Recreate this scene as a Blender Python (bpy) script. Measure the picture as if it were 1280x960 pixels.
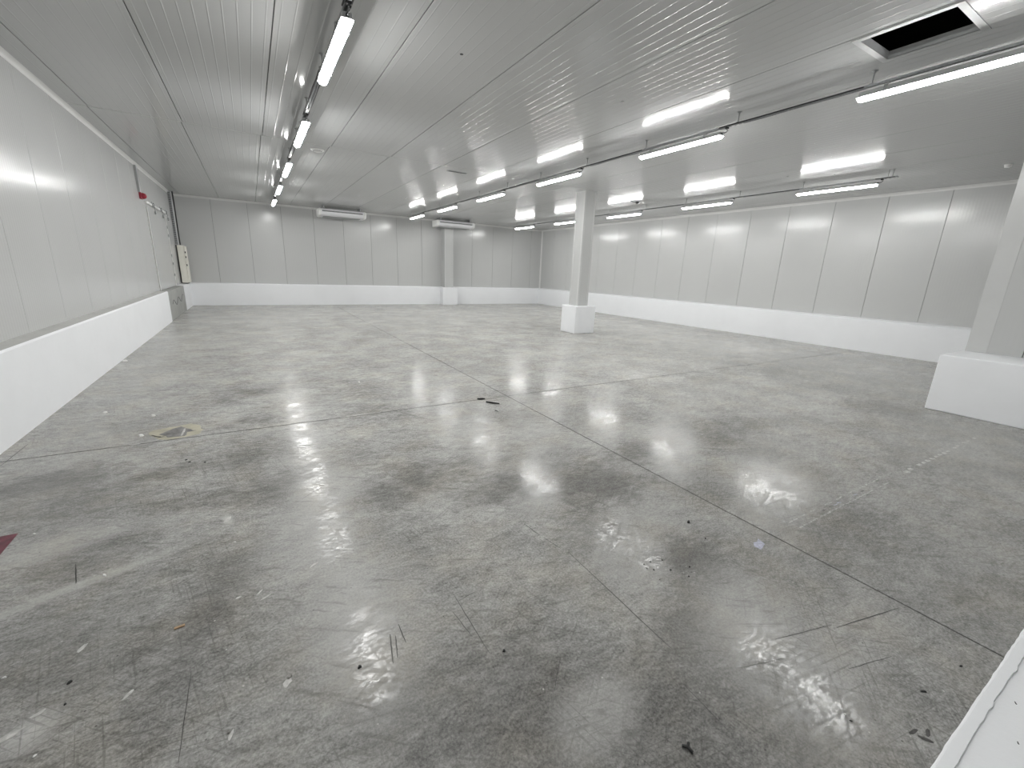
import bpy, bmesh, math, random
from mathutils import Matrix, Vector

# ------------------------------------------------------------------ reset
for o in list(bpy.data.objects):
    bpy.data.objects.remove(o, do_unlink=True)
SC = bpy.context.scene
COL = SC.collection
random.seed(7)
PI = math.pi

# ------------------------------------------------------------------ camera
CAM_H = 1.66
cam = bpy.data.cameras.new('camera')
cam.sensor_fit = 'HORIZONTAL'
cam.sensor_width = 36.0
cam.lens = 532.7 / 1280.0 * 36.0
cam.clip_start = 0.01
cam.clip_end = 200
camo = bpy.data.objects.new('camera', cam)
COL.objects.link(camo)
yaw, pitch, roll = math.radians(31.118), math.radians(14.778), math.radians(2.217)
fwd = Vector((math.sin(yaw) * math.cos(pitch), math.cos(yaw) * math.cos(pitch), -math.sin(pitch)))
rgt = Vector((math.cos(yaw), -math.sin(yaw), 0))
upv = rgt.cross(fwd)
r2 = math.cos(roll) * rgt + math.sin(roll) * upv
u2 = -math.sin(roll) * rgt + math.cos(roll) * upv
camo.matrix_world = Matrix(((r2.x, u2.x, -fwd.x, 0), (r2.y, u2.y, -fwd.y, 0), (r2.z, u2.z, -fwd.z, CAM_H), (0, 0, 0, 1)))
SC.camera = camo

# ------------------------------------------------------------------ world, exposure, lamp strength
w = bpy.data.worlds.new('world')
SC.world = w
w.use_nodes = True
w.node_tree.nodes['Background'].inputs[0].default_value = (0, 0, 0, 1)
w.node_tree.nodes['Background'].inputs[1].default_value = 0.0
SC.view_settings.view_transform = 'Standard'
SC.view_settings.look = 'None'
SC.view_settings.exposure = 0.0
SC.view_settings.gamma = 1.0
SC.view_settings.use_curve_mapping = False
LAMP = 110.0

# ------------------------------------------------------------------ room measures (metres)
HC = 3.847            # ceiling
XL, XLC = -2.184, -1.984      # left wall, left kerb face
XR, XRC = 13.634, 13.401
YB, YBC = 20.025, 19.786
YF, YFC = -0.80, 0.09
HK = 0.805            # kerb height
YT = 9.65             # transverse ceiling joint
HX0, HX1, HY0, HY1 = 5.07, 5.66, 1.73, 2.385     # ceiling hatch opening

# ------------------------------------------------------------------ mesh helpers
class MB:
    def __init__(s):
        s.v, s.f, s.m, s.s = [], [], [], []

    def add(s, vs, fs, mat=0, smooth=False):
        b = len(s.v)
        s.v += [tuple(p) for p in vs]
        for f in fs:
            s.f.append(tuple(b + i for i in f))
            s.m.append(mat)
            s.s.append(smooth)
        return s

    def box(s, x0, x1, y0, y1, z0, z1, mat=0):
        vs = [(x0, y0, z0), (x1, y0, z0), (x1, y1, z0), (x0, y1, z0), (x0, y0, z1), (x1, y0, z1), (x1, y1, z1), (x0, y1, z1)]
        return s.add(vs, [(3, 2, 1, 0), (4, 5, 6, 7), (0, 1, 5, 4), (1, 2, 6, 5), (2, 3, 7, 6), (3, 0, 4, 7)], mat)

    def cbox(s, x0, x1, y0, y1, z0, z1, c=0.005, seg=1, mat=0, smooth=False):
        bm = bmesh.new()
        bmesh.ops.create_cube(bm, size=1)
        for q in bm.verts:
            q.co = Vector(((x0 + x1) / 2 + q.co.x * (x1 - x0), (y0 + y1) / 2 + q.co.y * (y1 - y0), (z0 + z1) / 2 + q.co.z * (z1 - z0)))
        bmesh.ops.bevel(bm, geom=list(bm.edges), offset=c, segments=seg, affect='EDGES', profile=0.5)
        bm.verts.index_update()
        s.add([q.co.copy() for q in bm.verts], [[q.index for q in f.verts] for f in bm.faces], mat, smooth)
        bm.free()
        return s

    def tube(s, pts, r, n=8, mat=0, cap=True):
        pts = [Vector(p) for p in pts]
        rings = []
        for i, p in enumerate(pts):
            d = (pts[min(i + 1, len(pts) - 1)] - pts[max(i - 1, 0)]).normalized()
            a = Vector((0, 0, 1)) if abs(d.z) < 0.9 else Vector((1, 0, 0))
            e1 = d.cross(a).normalized()
            e2 = d.cross(e1).normalized()
            rr = r[i] if isinstance(r, (list, tuple)) else r
            rings.append([p + e1 * rr * math.cos(2 * PI * k / n) + e2 * rr * math.sin(2 * PI * k / n) for k in range(n)])
        vs = [q for R in rings for q in R]
        fs = []
        for i in range(len(rings) - 1):
            for k in range(n):
                fs.append((i * n + k, i * n + (k + 1) % n, (i + 1) * n + (k + 1) % n, (i + 1) * n + k))
        s.add(vs, fs, mat, True)
        if cap:
            s.add(rings[0], [tuple(range(n))], mat)
            s.add(rings[-1], [tuple(reversed(range(n)))], mat)
        return s

    def prism(s, poly, z0, z1, mat=0):
        n = len(poly)
        vs = [(x, y, z0) for x, y in poly] + [(x, y, z1) for x, y in poly]
        fs = [tuple(reversed(range(n))), tuple(range(n, 2 * n))] + [(i, (i + 1) % n, n + (i + 1) % n, n + i) for i in range(n)]
        return s.add(vs, fs, mat)

    def lathe(s, prof, cx, cy, n=20, mat=0):
        vs, fs = [], []
        for r, z in prof:
            vs += [(cx + r * math.cos(2 * PI * k / n), cy + r * math.sin(2 * PI * k / n), z) for k in range(n)]
        for i in range(len(prof) - 1):
            for k in range(n):
                fs.append((i * n + k, i * n + (k + 1) % n, (i + 1) * n + (k + 1) % n, (i + 1) * n + k))
        s.add(vs, fs, mat, True)
        s.add(vs[:n], [tuple(range(n))], mat)
        s.add(vs[-n:], [tuple(range(n))], mat)
        return s

    def extr(s, prof, a0, a1, axis, mat=0, closed=True, smooth=False):
        """profile of 2-D points swept along an axis ('x': (y,z) points, 'y': (x,z) points)"""
        n = len(prof)
        if axis == 'y':
            vs = [(p, a0, q) for p, q in prof] + [(p, a1, q) for p, q in prof]
        elif axis == 'x':
            vs = [(a0, p, q) for p, q in prof] + [(a1, p, q) for p, q in prof]
        else:
            vs = [(p, q, a0) for p, q in prof] + [(p, q, a1) for p, q in prof]
        rng = range(n) if closed else range(n - 1)
        s.add(vs, [(i, (i + 1) % n, n + (i + 1) % n, n + i) for i in rng], mat, smooth)
        if closed:
            s.add(vs[:n], [tuple(range(n))], mat)
            s.add(vs[n:], [tuple(reversed(range(n)))], mat)
        return s

    def mesh(s, name, mats):
        me = bpy.data.meshes.new(name)
        me.from_pydata(s.v, [], s.f)
        for m in (mats if isinstance(mats, (list, tuple)) else [mats]):
            me.materials.append(m)
        me.polygons.foreach_set('material_index', s.m)
        me.polygons.foreach_set('use_smooth', s.s)
        me.update()
        bm = bmesh.new()
        bm.from_mesh(me)
        bmesh.ops.recalc_face_normals(bm, faces=bm.faces)
        bm.to_mesh(me)
        bm.free()
        return me

    def build(s, name, mats, parent=None, loc=None):
        return link(name, s.mesh(name, mats), parent, loc)


def link(name, me, parent=None, loc=None):
    o = bpy.data.objects.new(name, me)
    COL.objects.link(o)
    if parent is not None:
        o.parent = parent
    if loc is not None:
        o.location = loc
    return o


def tag(o, label=None, cat=None, group=None, kind=None):
    if label: o['label'] = label
    if cat: o['category'] = cat
    if group: o['group'] = group
    if kind: o['kind'] = kind
    return o


def empty(name, loc, rz=0.0):
    o = bpy.data.objects.new(name, None)
    COL.objects.link(o)
    o.empty_display_size = 0.2
    o.location = loc
    o.rotation_euler = (0, 0, rz)
    return o


# ------------------------------------------------------------------ material helpers
class NT:
    def __init__(s, name):
        s.mat = bpy.data.materials.new(name)
        s.mat.use_nodes = True
        s.t = s.mat.node_tree
        s.b = s.t.nodes['Principled BSDF']

    def n(s, kind, **kw):
        q = s.t.nodes.new(kind)
        for k, v in kw.items():
            setattr(q, k, v)
        return q

    def l(s, a, b):
        s.t.links.new(a, b)

    def put(s, sock, val):
        if hasattr(val, 'is_output'):
            s.l(val, sock)
        else:
            sock.default_value = val

    def math(s, op, a, b=None, c=None, clamp=False):
        q = s.n('ShaderNodeMath', operation=op)
        q.use_clamp = clamp
        s.put(q.inputs[0], a)
        if b is not None: s.put(q.inputs[1], b)
        if c is not None: s.put(q.inputs[2], c)
        return q.outputs[0]

    def pos(s):
        return s.n('ShaderNodeNewGeometry').outputs['Position']

    def mapping(s, vec, loc=(0, 0, 0), rot=(0, 0, 0), scale=(1, 1, 1), kind='POINT'):
        q = s.n('ShaderNodeMapping', vector_type=kind)
        s.l(vec, q.inputs['Vector'])
        q.inputs['Location'].default_value = loc
        q.inputs['Rotation'].default_value = rot
        q.inputs['Scale'].default_value = scale
        return q.outputs[0]

    def noise(s, vec, scale, detail=4, rough=0.5, dist=0.0):
        q = s.n('ShaderNodeTexNoise')
        s.l(vec, q.inputs['Vector'])
        q.inputs['Scale'].default_value = scale
        q.inputs['Detail'].default_value = detail
        q.inputs['Roughness'].default_value = rough
        q.inputs['Distortion'].default_value = dist
        return q.outputs[0]

    def rng(s, v, a, b, c=0.0, d=1.0, interp='SMOOTHSTEP'):
        q = s.n('ShaderNodeMapRange', interpolation_type=interp)
        s.l(v, q.inputs[0])
        for i, x in zip((1, 2, 3, 4), (a, b, c, d)):
            q.inputs[i].default_value = x
        return q.outputs[0]

    def mix(s, fac, a, b, mode='MIX'):
        q = s.n('ShaderNodeMix', data_type='RGBA', blend_type=mode)
        s.put(q.inputs[0], fac)
        s.put(q.inputs[6], a if hasattr(a, 'is_output') else (*a, 1))
        s.put(q.inputs[7], b if hasattr(b, 'is_output') else (*b, 1))
        return q.outputs[2]

    def bump(s, h, strength=0.3, dist=0.01):
        q = s.n('ShaderNodeBump')
        q.inputs['Strength'].default_value = strength
        q.inputs['Distance'].default_value = dist
        s.l(h, q.inputs['Height'])
        s.l(q.outputs[0], s.b.inputs['Normal'])


def simple(name, col, rough=0.5, metal=0.0, var=0.06, scale=30.0, spec=0.5):
    t = NT(name)
    v = t.noise(t.pos(), scale, 4, 0.6)
    c2 = tuple(x * (1 - 2 * var) for x in col)
    t.l(t.mix(t.rng(v, 0.3, 0.7), c2, col), t.b.inputs['Base Color'])
    t.b.inputs['Roughness'].default_value = rough
    t.b.inputs['Metallic'].default_value = metal
    t.b.inputs['Specular IOR Level'].default_value = spec
    return t.mat


def mat_panel(name, axis, col, rough, slope, pitch=0.0575, spec=0.5):
    """coated steel sheet; the rolled micro-profiling is a fine relief that varies along one axis only"""
    t = NT(name)
    P = t.pos()
    sx = t.n('ShaderNodeSeparateXYZ')
    t.l(P, sx.inputs[0])
    big = t.noise(P, 0.6, 3, 0.5)
    c = t.mix(t.rng(big, 0.3, 0.7), tuple(x * 0.97 for x in col), col)
    t.l(c, t.b.inputs['Base Color'])
    t.b.inputs['Roughness'].default_value = rough
    t.b.inputs['Specular IOR Level'].default_value = spec
    if slope:
        a = sx.outputs['XYZ'.index(axis)]
        h = t.math('SINE', t.math('MULTIPLY', a, 2 * PI / pitch))
        t.bump(h, 1.0, slope * pitch / (2 * PI))
    return t.mat


M = {}
M['panel_x'] = mat_panel('coated steel back', 'X', (0.53, 0.535, 0.53), 0.195, 0.03)
M['panel_y'] = mat_panel('coated steel side', 'Y', (0.53, 0.535, 0.53), 0.195, 0.03)
M['ceil'] = mat_panel('coated steel ceiling', 'X', (0.50, 0.505, 0.50), 0.125, 0.0)
M['trim'] = simple('white cornice', (0.66, 0.66, 0.65), 0.35, var=0.02, scale=3)
M['flash'] = simple('corner flashing steel', (0.575, 0.58, 0.575), 0.25, var=0.02, scale=3)
M['seal'] = simple('dark joint sealant', (0.10, 0.10, 0.10), 0.8)
M['alu'] = simple('brushed aluminium', (0.72, 0.73, 0.74), 0.32, 0.85, var=0.03, scale=12)
M['frame'] = simple('pale coated frame steel', (0.52, 0.53, 0.53), 0.42, 0.0, var=0.03, scale=12)
M['galv'] = simple('galvanised steel', (0.42, 0.43, 0.44), 0.42, 0.8, var=0.12, scale=40)
M['black'] = simple('black cable rubber', (0.018, 0.018, 0.02), 0.55)
M['void'] = simple('unlit plenum lining', (0.012, 0.012, 0.013), 0.9)
M['plastic'] = simple('white plastic', (0.80, 0.80, 0.79), 0.35, var=0.02, scale=4)
M['acwhite'] = simple('air conditioner casing', (0.80, 0.80, 0.82), 0.35, var=0.02, scale=4)
M['beige'] = simple('cream cabinet enamel', (0.84, 0.82, 0.74), 0.4, var=0.03, scale=3)
M['red'] = simple('red signal plastic', (0.30, 0.01, 0.03), 0.3)
M['grey'] = simple('grey plastic', (0.36, 0.37, 0.37), 0.5)
M['wood'] = simple('raw splintered wood', (0.52, 0.36, 0.22), 0.7, var=0.2)
M['chipw'] = simple('white plaster chip', (0.90, 0.89, 0.87), 0.8, var=0.06)
M['chipb'] = simple('black rubber crumb', (0.012, 0.012, 0.012), 0.6)
M['stone'] = simple('grey mortar crumb', (0.34, 0.33, 0.31), 0.9, var=0.2)
M['ochre'] = simple('ochre levelling compound', (0.47, 0.445, 0.35), 0.6, var=0.12, scale=9)
M['patch'] = simple('dark mortar repair', (0.25, 0.245, 0.24), 0.6, var=0.3, scale=14)
M['redpaint'] = simple('worn maroon floor paint', (0.17, 0.04, 0.06), 0.5, var=0.25, scale=18)
M['pinkpaint'] = simple('faded maroon floor paint', (0.25, 0.18, 0.18), 0.5, var=0.2, scale=14)
M['scratch'] = simple('ground-in dirt', (0.075, 0.073, 0.068), 0.6, var=0.3, scale=60)
M['tape'] = simple('tape residue', (0.58, 0.575, 0.555), 0.6, var=0.3, scale=45)
M['blue'] = simple('bluish paper scrap', (0.52, 0.53, 0.64), 0.6, var=0.2, scale=60)
M['smear'] = simple('dried plaster smear', (0.64, 0.63, 0.61), 0.7, var=0.2, scale=30)


def mat_kerb(name, col, dirt_tone):
    t = NT(name)
    P = t.pos()
    a = t.noise(P, 1.3, 5, 0.6)
    b = t.noise(P, 14, 5, 0.65)
    c = t.mix(t.rng(a, 0.35, 0.75), col, tuple(x * dirt_tone for x in col))
    c = t.mix(t.rng(b, 0.45, 0.8, 0, 0.5), c, tuple(x * dirt_tone for x in col))
    t.l(c, t.b.inputs['Base Color'])
    t.b.inputs['Roughness'].default_value = 0.55
    t.bump(t.math('ADD', b, t.math('MULTIPLY', a, 2.0)), 0.25, 0.006)
    return t.mat


M['kerb'] = mat_kerb('white painted render', (0.855, 0.868, 0.888), 0.965)
M['kerbtop'] = mat_kerb('dusty unpainted kerb top', (0.58, 0.58, 0.56), 0.86)
M['rawcon'] = mat_kerb('bare cast concrete', (0.36, 0.365, 0.35), 0.72)

# lamp diffuser
t = NT('lit opal diffuser')
t.b.inputs['Base Color'].default_value = (0.9, 0.9, 0.9, 1)
t.b.inputs['Emission Color'].default_value = (1.0, 1.0, 0.985, 1)
t.b.inputs['Emission Strength'].default_value = LAMP
M['lit'] = t.mat


# floor concrete -----------------------------------------------------------
def mat_floor():
    t = NT('power-floated concrete')
    P = t.pos()
    n_big = t.noise(P, 0.33, 3, 0.5)
    n_mid = t.noise(P, 1.3, 7, 0.58, 0.3)
    n_sml = t.noise(t.mapping(P, rot=(0, 0, 0.5), scale=(1, 1.7, 1)), 8, 8, 0.70, 0.3)
    n_fin = t.noise(P, 85, 5, 0.78)
    n_25 = t.noise(t.mapping(P, loc=(5, 1, 0), rot=(0, 0, -0.6), scale=(1, 2.0, 1)), 22, 4, 0.6, 0.4)
    n_swl = t.noise(t.mapping(P, loc=(3, 7, 0), scale=(1, 2.2, 1)), 2.6, 7, 0.68, 1.2)
    v = None
    for nz, k in ((n_big, 0.40), (n_mid, 0.75), (n_swl, 0.75), (n_sml, 1.1), (n_25, 0.8), (n_fin, 2.4)):
        q = t.math('MULTIPLY', t.math('SUBTRACT', nz, 0.5), k)
        v = q if v is None else t.math('ADD', v, q)
    v = t.math('MAXIMUM', t.math('ADD', v, 1.0), 0.3)
    cc = t.n('ShaderNodeCombineColor')
    for i, g in enumerate((0.408, 0.406, 0.395)):
        t.l(t.math('MULTIPLY', v, g), cc.inputs[i])
    col = cc.outputs[0]
    # floor colour darkens towards the front and left, broken up by noise
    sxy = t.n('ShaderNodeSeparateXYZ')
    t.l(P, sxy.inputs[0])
    dirt_tone = t.math('ADD', t.math('MULTIPLY', sxy.outputs[1], 1.0), t.math('MULTIPLY', t.math('SUBTRACT', n_mid, 0.5), 3.5))
    dirt_tone = t.math('ADD', dirt_tone, t.math('MULTIPLY', sxy.outputs[0], 0.22))
    col = t.mix(t.rng(dirt_tone, 7.0, 0.6, 0.0, 0.47), col, t.mix(1.0, col, (0.36, 0.355, 0.34), 'MULTIPLY'))
    # stains with shapes of their own: (x, y, rx, ry, rot, strength, sign)
    stains = [(-1.45, 4.25, 0.55, 0.20, 0.1, 0.42), (-0.75, 4.05, 0.6, 0.16, 0.15, 0.36), (0.0, 3.5, 0.45, 0.22, 0.3, 0.34),
              (-1.3, 3.75, 0.5, 0.25, 0.2, 0.2), (1.05, 3.1, 0.5, 0.30, 0.2, 0.42), (1.4, 2.6, 0.35, 0.22, 0.2, 0.38),
              (2.3, 2.35, 0.45, 0.35, 0.3, 0.46), (2.85, 2.6, 0.4, 0.25, 0.2, 0.34), (-0.22, 5.15, 0.35, 0.25, 0, 0.34),
              (-0.35, 2.25, 0.16, 0.60, -0.35, 0.34), (-0.85, 2.1, 0.5, 0.45, 0, 0.22), (-1.0, 2.9, 0.5, 0.22, 0.4, 0.22),
              (1.75, 1.05, 0.40, 0.22, 0.4, 0.40), (0.75, 1.0, 0.45, 0.28, 0.2, 0.26), (0.4, 1.25, 0.35, 0.22, 0, 0.20),
              (1.2, 0.75, 0.6, 0.3, 0.3, 0.30), (2.15, 1.35, 0.25, 0.16, 0.3, 0.36), (6.6, 4.3, 0.9, 0.4, 0.1, 0.26),
              (4.6, 2.6, 0.6, 0.25, 0.3, 0.24), (10.2, 4.6, 2.4, 0.9, 0.2, 0.2), (7.6, 2.4, 0.9, 0.35, 0.0, 0.22), (0.2, 6.4, 0.9, 0.3, 0.2, 0.2)]
    wob = t.math('MULTIPLY', t.math('SUBTRACT', n_sml, 0.5), 1.5)
    wob = t.math('ADD', wob, t.math('MULTIPLY', t.math('SUBTRACT', n_mid, 0.5), 2.0))
    acc = None
    for (x, y, rx, ry, ro, st) in stains:
        q = t.mapping(P, loc=(x, y, 0), rot=(0, 0, ro), scale=(rx, ry, 1), kind='TEXTURE')
        ln = t.n('ShaderNodeVectorMath', operation='LENGTH')
        t.l(q, ln.inputs[0])
        d = t.math('ADD', ln.outputs['Value'], wob)
        k = t.rng(d, 1.5, 0.1, 0.0, st * 1.25)
        acc = k if acc is None else t.math('MAXIMUM', acc, k)
    col = t.mix(acc, col, t.mix(1.0, col, (0.30, 0.29, 0.275), 'MULTIPLY'))
    # pale dried-laitance patches
    pale = [(0.35, 3.3, 0.25, 0.35, 0.0, 0.34), (0.15, 2.6, 0.35, 0.5, 0, 0.22), (0.3, 1.9, 0.3, 0.5, 0, 0.3), (2.0, 0.95, 0.4, 0.25, 0.2, 0.34), (2.4, 0.6, 0.5, 0.16, 0.1, 0.2),
            (-1.15, 3.2, 0.4, 0.12, 0.4, 0.34), (-0.95, 2.72, 0.6, 0.05, 0.35, 0.4), (-0.85, 1.85, 0.10, 0.10, 0.4, 0.5),
            (-0.3, 3.08, 0.035, 0.09, 0.2, 0.6), (3.7, 1.75, 0.4, 0.4, 0, 0.34), (3.6, 2.9, 0.3, 0.4, 0, 0.3), (10.4, 5.95, 0.6, 0.25, 0.1, 0.5), (1.0, 0.9, 0.2, 0.12, 0.3, 0.34)]
    acc = None
    for (x, y, rx, ry, ro, st) in pale:
        q = t.mapping(P, loc=(x, y, 0), rot=(0, 0, ro), scale=(rx, ry, 1), kind='TEXTURE')
        ln = t.n('ShaderNodeVectorMath', operation='LENGTH')
        t.l(q, ln.inputs[0])
        k = t.rng(t.math('ADD', ln.outputs['Value'], wob), 1.4, 0.3, 0.0, st)
        acc = k if acc is None else t.math('MAXIMUM', acc, k)
    col = t.mix(acc, col, (0.60, 0.595, 0.58))
    # drag scratches: strongly stretched noise in several directions, only in worn areas
    sc = None
    for rot, sx, sy, off in ((0.15, 2.2, 90, 0), (1.35, 2.6, 80, 5), (0.75, 3.0, 100, 9), (2.5, 2.4, 85, 14)):
        f = t.noise(t.mapping(t.mapping(P, rot=(0, 0, rot)), loc=(off, off, 0), scale=(sx, sy, 1)), 1.0, 2, 0.5, 0.3)
        k = t.rng(f, 0.60, 0.67)
        sc = k if sc is None else t.math('MAXIMUM', sc, k)
    wear = t.rng(t.noise(t.mapping(P, loc=(11, 2, 0)), 1.1, 4, 0.6), 0.40, 0.62)
    col = t.mix(t.math('MULTIPLY', t.math('MULTIPLY', sc, wear), 0.34), col, (0.07, 0.068, 0.062))
    # short scuffs seen as dashes
    f = t.noise(t.mapping(t.mapping(P, rot=(0, 0, 0.55)), scale=(5, 26, 1)), 1.0, 3, 0.6, 0.5)
    col = t.mix(t.rng(f, 0.56, 0.70, 0, 0.40), col, (0.12, 0.118, 0.11))
    # pale specks and dark pits
    for sc_, thr, c2, seed in ((16, 0.055, (0.62, 0.61, 0.58), 3), (20, 0.07, (0.05, 0.048, 0.045), 8)):
        vo = t.n('ShaderNodeTexVoronoi')
        t.l(t.mapping(P, loc=(seed, seed * 2, 0), scale=(1, 1, 0)), vo.inputs['Vector'])
        vo.inputs['Scale'].default_value = sc_
        rnd = t.n('ShaderNodeSeparateColor')
        t.l(vo.outputs['Color'], rnd.inputs[0])
        k = t.math('MULTIPLY', t.rng(vo.outputs['Distance'], thr * 1.5, thr * 0.6), t.math('GREATER_THAN', rnd.outputs[0], 0.80))
        col = t.mix(t.math('MULTIPLY', k, 0.8), col, c2)
    # warm tint in places
    tint = t.rng(t.noise(t.mapping(P, loc=(31, 0, 0)), 2.2, 5, 0.65), 0.42, 0.68, 0, 0.55)
    col = t.mix(tint, col, t.mix(1.0, col, (1.0, 0.955, 0.88), 'MULTIPLY'))
    t.l(col, t.b.inputs['Base Color'])
    pol = t.math('ADD', t.math('MULTIPLY', n_mid, 0.55), t.math('MULTIPLY', n_swl, 0.45))
    pm = t.rng(pol, 0.44, 0.56, 0.0, 1.0)
    t.l(t.math('ADD', t.math('MULTIPLY', pm, 0.10), 0.165), t.b.inputs['Roughness'])
    spk = t.math('ADD', t.math('MULTIPLY', n_25, 0.65), t.math('MULTIPLY', n_fin, 0.35))
    sp = t.math('MULTIPLY', t.rng(spk, 0.45, 0.55, 0.35, 0.015), t.math('SUBTRACT', 1.0, t.math('MULTIPLY', sc, 0.8)))
    sp = t.math('MULTIPLY', sp, t.math('SUBTRACT', 1.0, t.math('MULTIPLY', pm, 0.72)))
    # specular level lowered towards the back to weaken the far lamp reflections
    spec_fade = t.math('ADD', sxy.outputs[1], t.math('MULTIPLY', t.math('SUBTRACT', n_mid, 0.5), 4.0))
    sp = t.math('MULTIPLY', sp, t.rng(spec_fade, 8.5, 3.6, 0.30, 1.0))
    t.l(sp, t.b.inputs['Specular IOR Level'])
    return t.mat


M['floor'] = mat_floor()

# ================================================================== STRUCTURE
# floor: sub-base and the slabs between the saw-cut joints
fl = tag(MB().box(XL - .3, XR + .3, YF - .3, YB + .3, -0.30, -0.02).build('floor', M['seal']),
         'grey scuffed power-floated concrete floor of the empty cold store', 'floor', kind='structure')
JX, JY, G = 2.857, 4.856, 0.005
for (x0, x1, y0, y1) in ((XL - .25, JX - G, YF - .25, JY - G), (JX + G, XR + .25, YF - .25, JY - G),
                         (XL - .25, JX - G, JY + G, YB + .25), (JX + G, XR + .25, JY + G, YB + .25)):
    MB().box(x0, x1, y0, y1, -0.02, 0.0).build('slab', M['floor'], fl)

# ceiling: backing deck with the hatch hole, ribbed sheets below it
cb = MB()
z0, z1 = HC + 0.06, HC + 0.16
hx0, hx1, hy0, hy1 = HX0 - .3, HX1 + .3, HY0 - .3, HY1 + .3
cb.box(XL - .3, hx0, YF - .3, YB + .3, z0, z1)
cb.box(hx1, XR + .3, YF - .3, YB + .3, z0, z1)
cb.box(hx0, hx1, YF - .3, hy0, z0, z1)
cb.box(hx0, hx1, hy1, YB + .3, z0, z1)
ceil = tag(cb.build('ceiling', M['seal']), 'grey ceiling of ribbed glossy sandwich panels', 'ceiling', kind='structure')


def rib_profile(wd):
    """cross-section of a ceiling sheet, local x from 0 to wd, z=0 is the visible face; returns points and rib flags"""
    g = 0.0045
    pts = [(g, 0.05, 0), (g, 0.003, 0), (g + 0.003, 0.0, 0)]
    n = 10
    pitch = 1.1464 / n
    k = 0
    x = pitch * 0.5
    while x < wd - 0.03:
        hw, hh = 0.0095, 0.0019
        if x > 0.02:
            for q in range(9):
                a = -1 + q / 4.0
                pts.append((x + a * hw, -hh * (0.5 + 0.5 * math.cos(a * PI)), 1 if 0 < q else 0))
        x += pitch
    pts += [(wd - g - 0.003, 0.0, 0), (wd - g, 0.003, 0), (wd - g, 0.05, 0)]
    return pts


def ceiling_sheet_mesh(wd, ya, yb, hole=None):
    p = rib_profile(wd)
    mb = MB()
    for i in range(len(p) - 1):
        iv = [(ya, yb)]
        if hole and p[i + 1][0] > hole[0] and p[i][0] < hole[1]:
            iv = [(ya, hole[2]), (hole[3], yb)]
        for a, b in iv:
            mb.add([(p[i][0], a, p[i][1]), (p[i + 1][0], a, p[i + 1][1]), (p[i + 1][0], b, p[i + 1][1]), (p[i][0], b, p[i][1])],
                   [(0, 1, 2, 3)], 0, p[i + 1][2] == 1)
    for y in (ya, yb):       # turned-up ends
        mb.add([(0.005, y, 0.0), (wd - 0.005, y, 0.0), (wd - 0.005, y, 0.05), (0.005, y, 0.05)], [(0, 1, 2, 3)])
    me = mb.mesh('ceiling_panel', M['ceil'])
    bm = bmesh.new()
    bm.from_mesh(me)
    bmesh.ops.remove_doubles(bm, verts=bm.verts, dist=0.00002)
    for f in bm.faces:
        if f.normal.z > 0.02: f.normal_flip()
    bm.to_mesh(me)
    bm.free()
    return me


PW = 1.1464
xs = [-1.89 + PW * k for k in range(14)]
near = ceiling_sheet_mesh(PW, YF, YT - 0.008)
far = ceiling_sheet_mesh(PW, YT + 0.008, YB)
for k, x in enumerate(xs[:-1]):
    if x < HX0 < x + PW:
        me = ceiling_sheet_mesh(PW, YF, YT - 0.008, (HX0 - x, HX1 - x, HY0, HY1))
    else:
        me = near
    link('ceiling_panel', me, ceil, (x, 0, HC))
    link('ceiling_panel', far, ceil, (x - 0.022, 0, HC))
for (a, b) in ((XL, xs[0]), (xs[-1], XR)):
    link('ceiling_panel', ceiling_sheet_mesh(b - a, YF, YT - 0.008), ceil, (a, 0, HC))
    link('ceiling_panel', ceiling_sheet_mesh(b - a - 0.022, YT + 0.008, YB), ceil, (a, 0, HC))
# fixing caps, one per sheet
cap_me = MB().lathe([(0.026, 0.0), (0.026, -0.004), (0.016, -0.010), (0.001, -0.011)], 0, 0, 12).mesh('fixing_cap', M['ceil'])
for x, y in ((3.25, 4.74), (4.36, 4.73), (10.05, 5.6), (10.6, 4.95), (11.63, 4.27)):
    link('fixing_cap', cap_me, ceil, (x, y, HC))
MB().lathe([(0.018, 0.0), (0.018, -0.003), (0.001, -0.0035)], 0, 0, 12).build('fixing_hole', M['black'], ceil, (2.124, 4.803, HC))

# walls ------------------------------------------------------------------
def seams_from(a, b, anchor, pitch=1.15):
    k0 = math.ceil((a + 0.05 - anchor) / pitch)
    s_ = [a]
    k = k0
    while anchor + k * pitch < b - 0.05:
        s_.append(anchor + k * pitch)
        k += 1
    return s_ + [b]


_pm = {}


def panels(parent, axis, c, sgn, seams, za, zb, mat, g=0.0035):
    """wall sheets as thin boxes with a recessed joint between them; sgn points into the room"""
    for a, b in zip(seams[:-1], seams[1:]):
        wd = round(b - a - 2 * g, 3)
        key = (axis, sgn, wd, za, zb, mat.name)
        if key not in _pm:
            mb = MB()
            hw = wd / 2
            lo, hi = (-0.03, 0.0) if sgn > 0 else (0.0, 0.03)
            if axis == 'x':
                mb.cbox(-hw, hw, lo, hi, za, zb, 0.003)
            else:
                mb.cbox(lo, hi, -hw, hw, za, zb, 0.003)
            _pm[key] = mb.mesh('wall_panel', mat)
        m_ = (a + b) / 2
        link('wall_panel', _pm[key], parent, (m_, c, 0) if axis == 'x' else (c, m_, 0))


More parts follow.
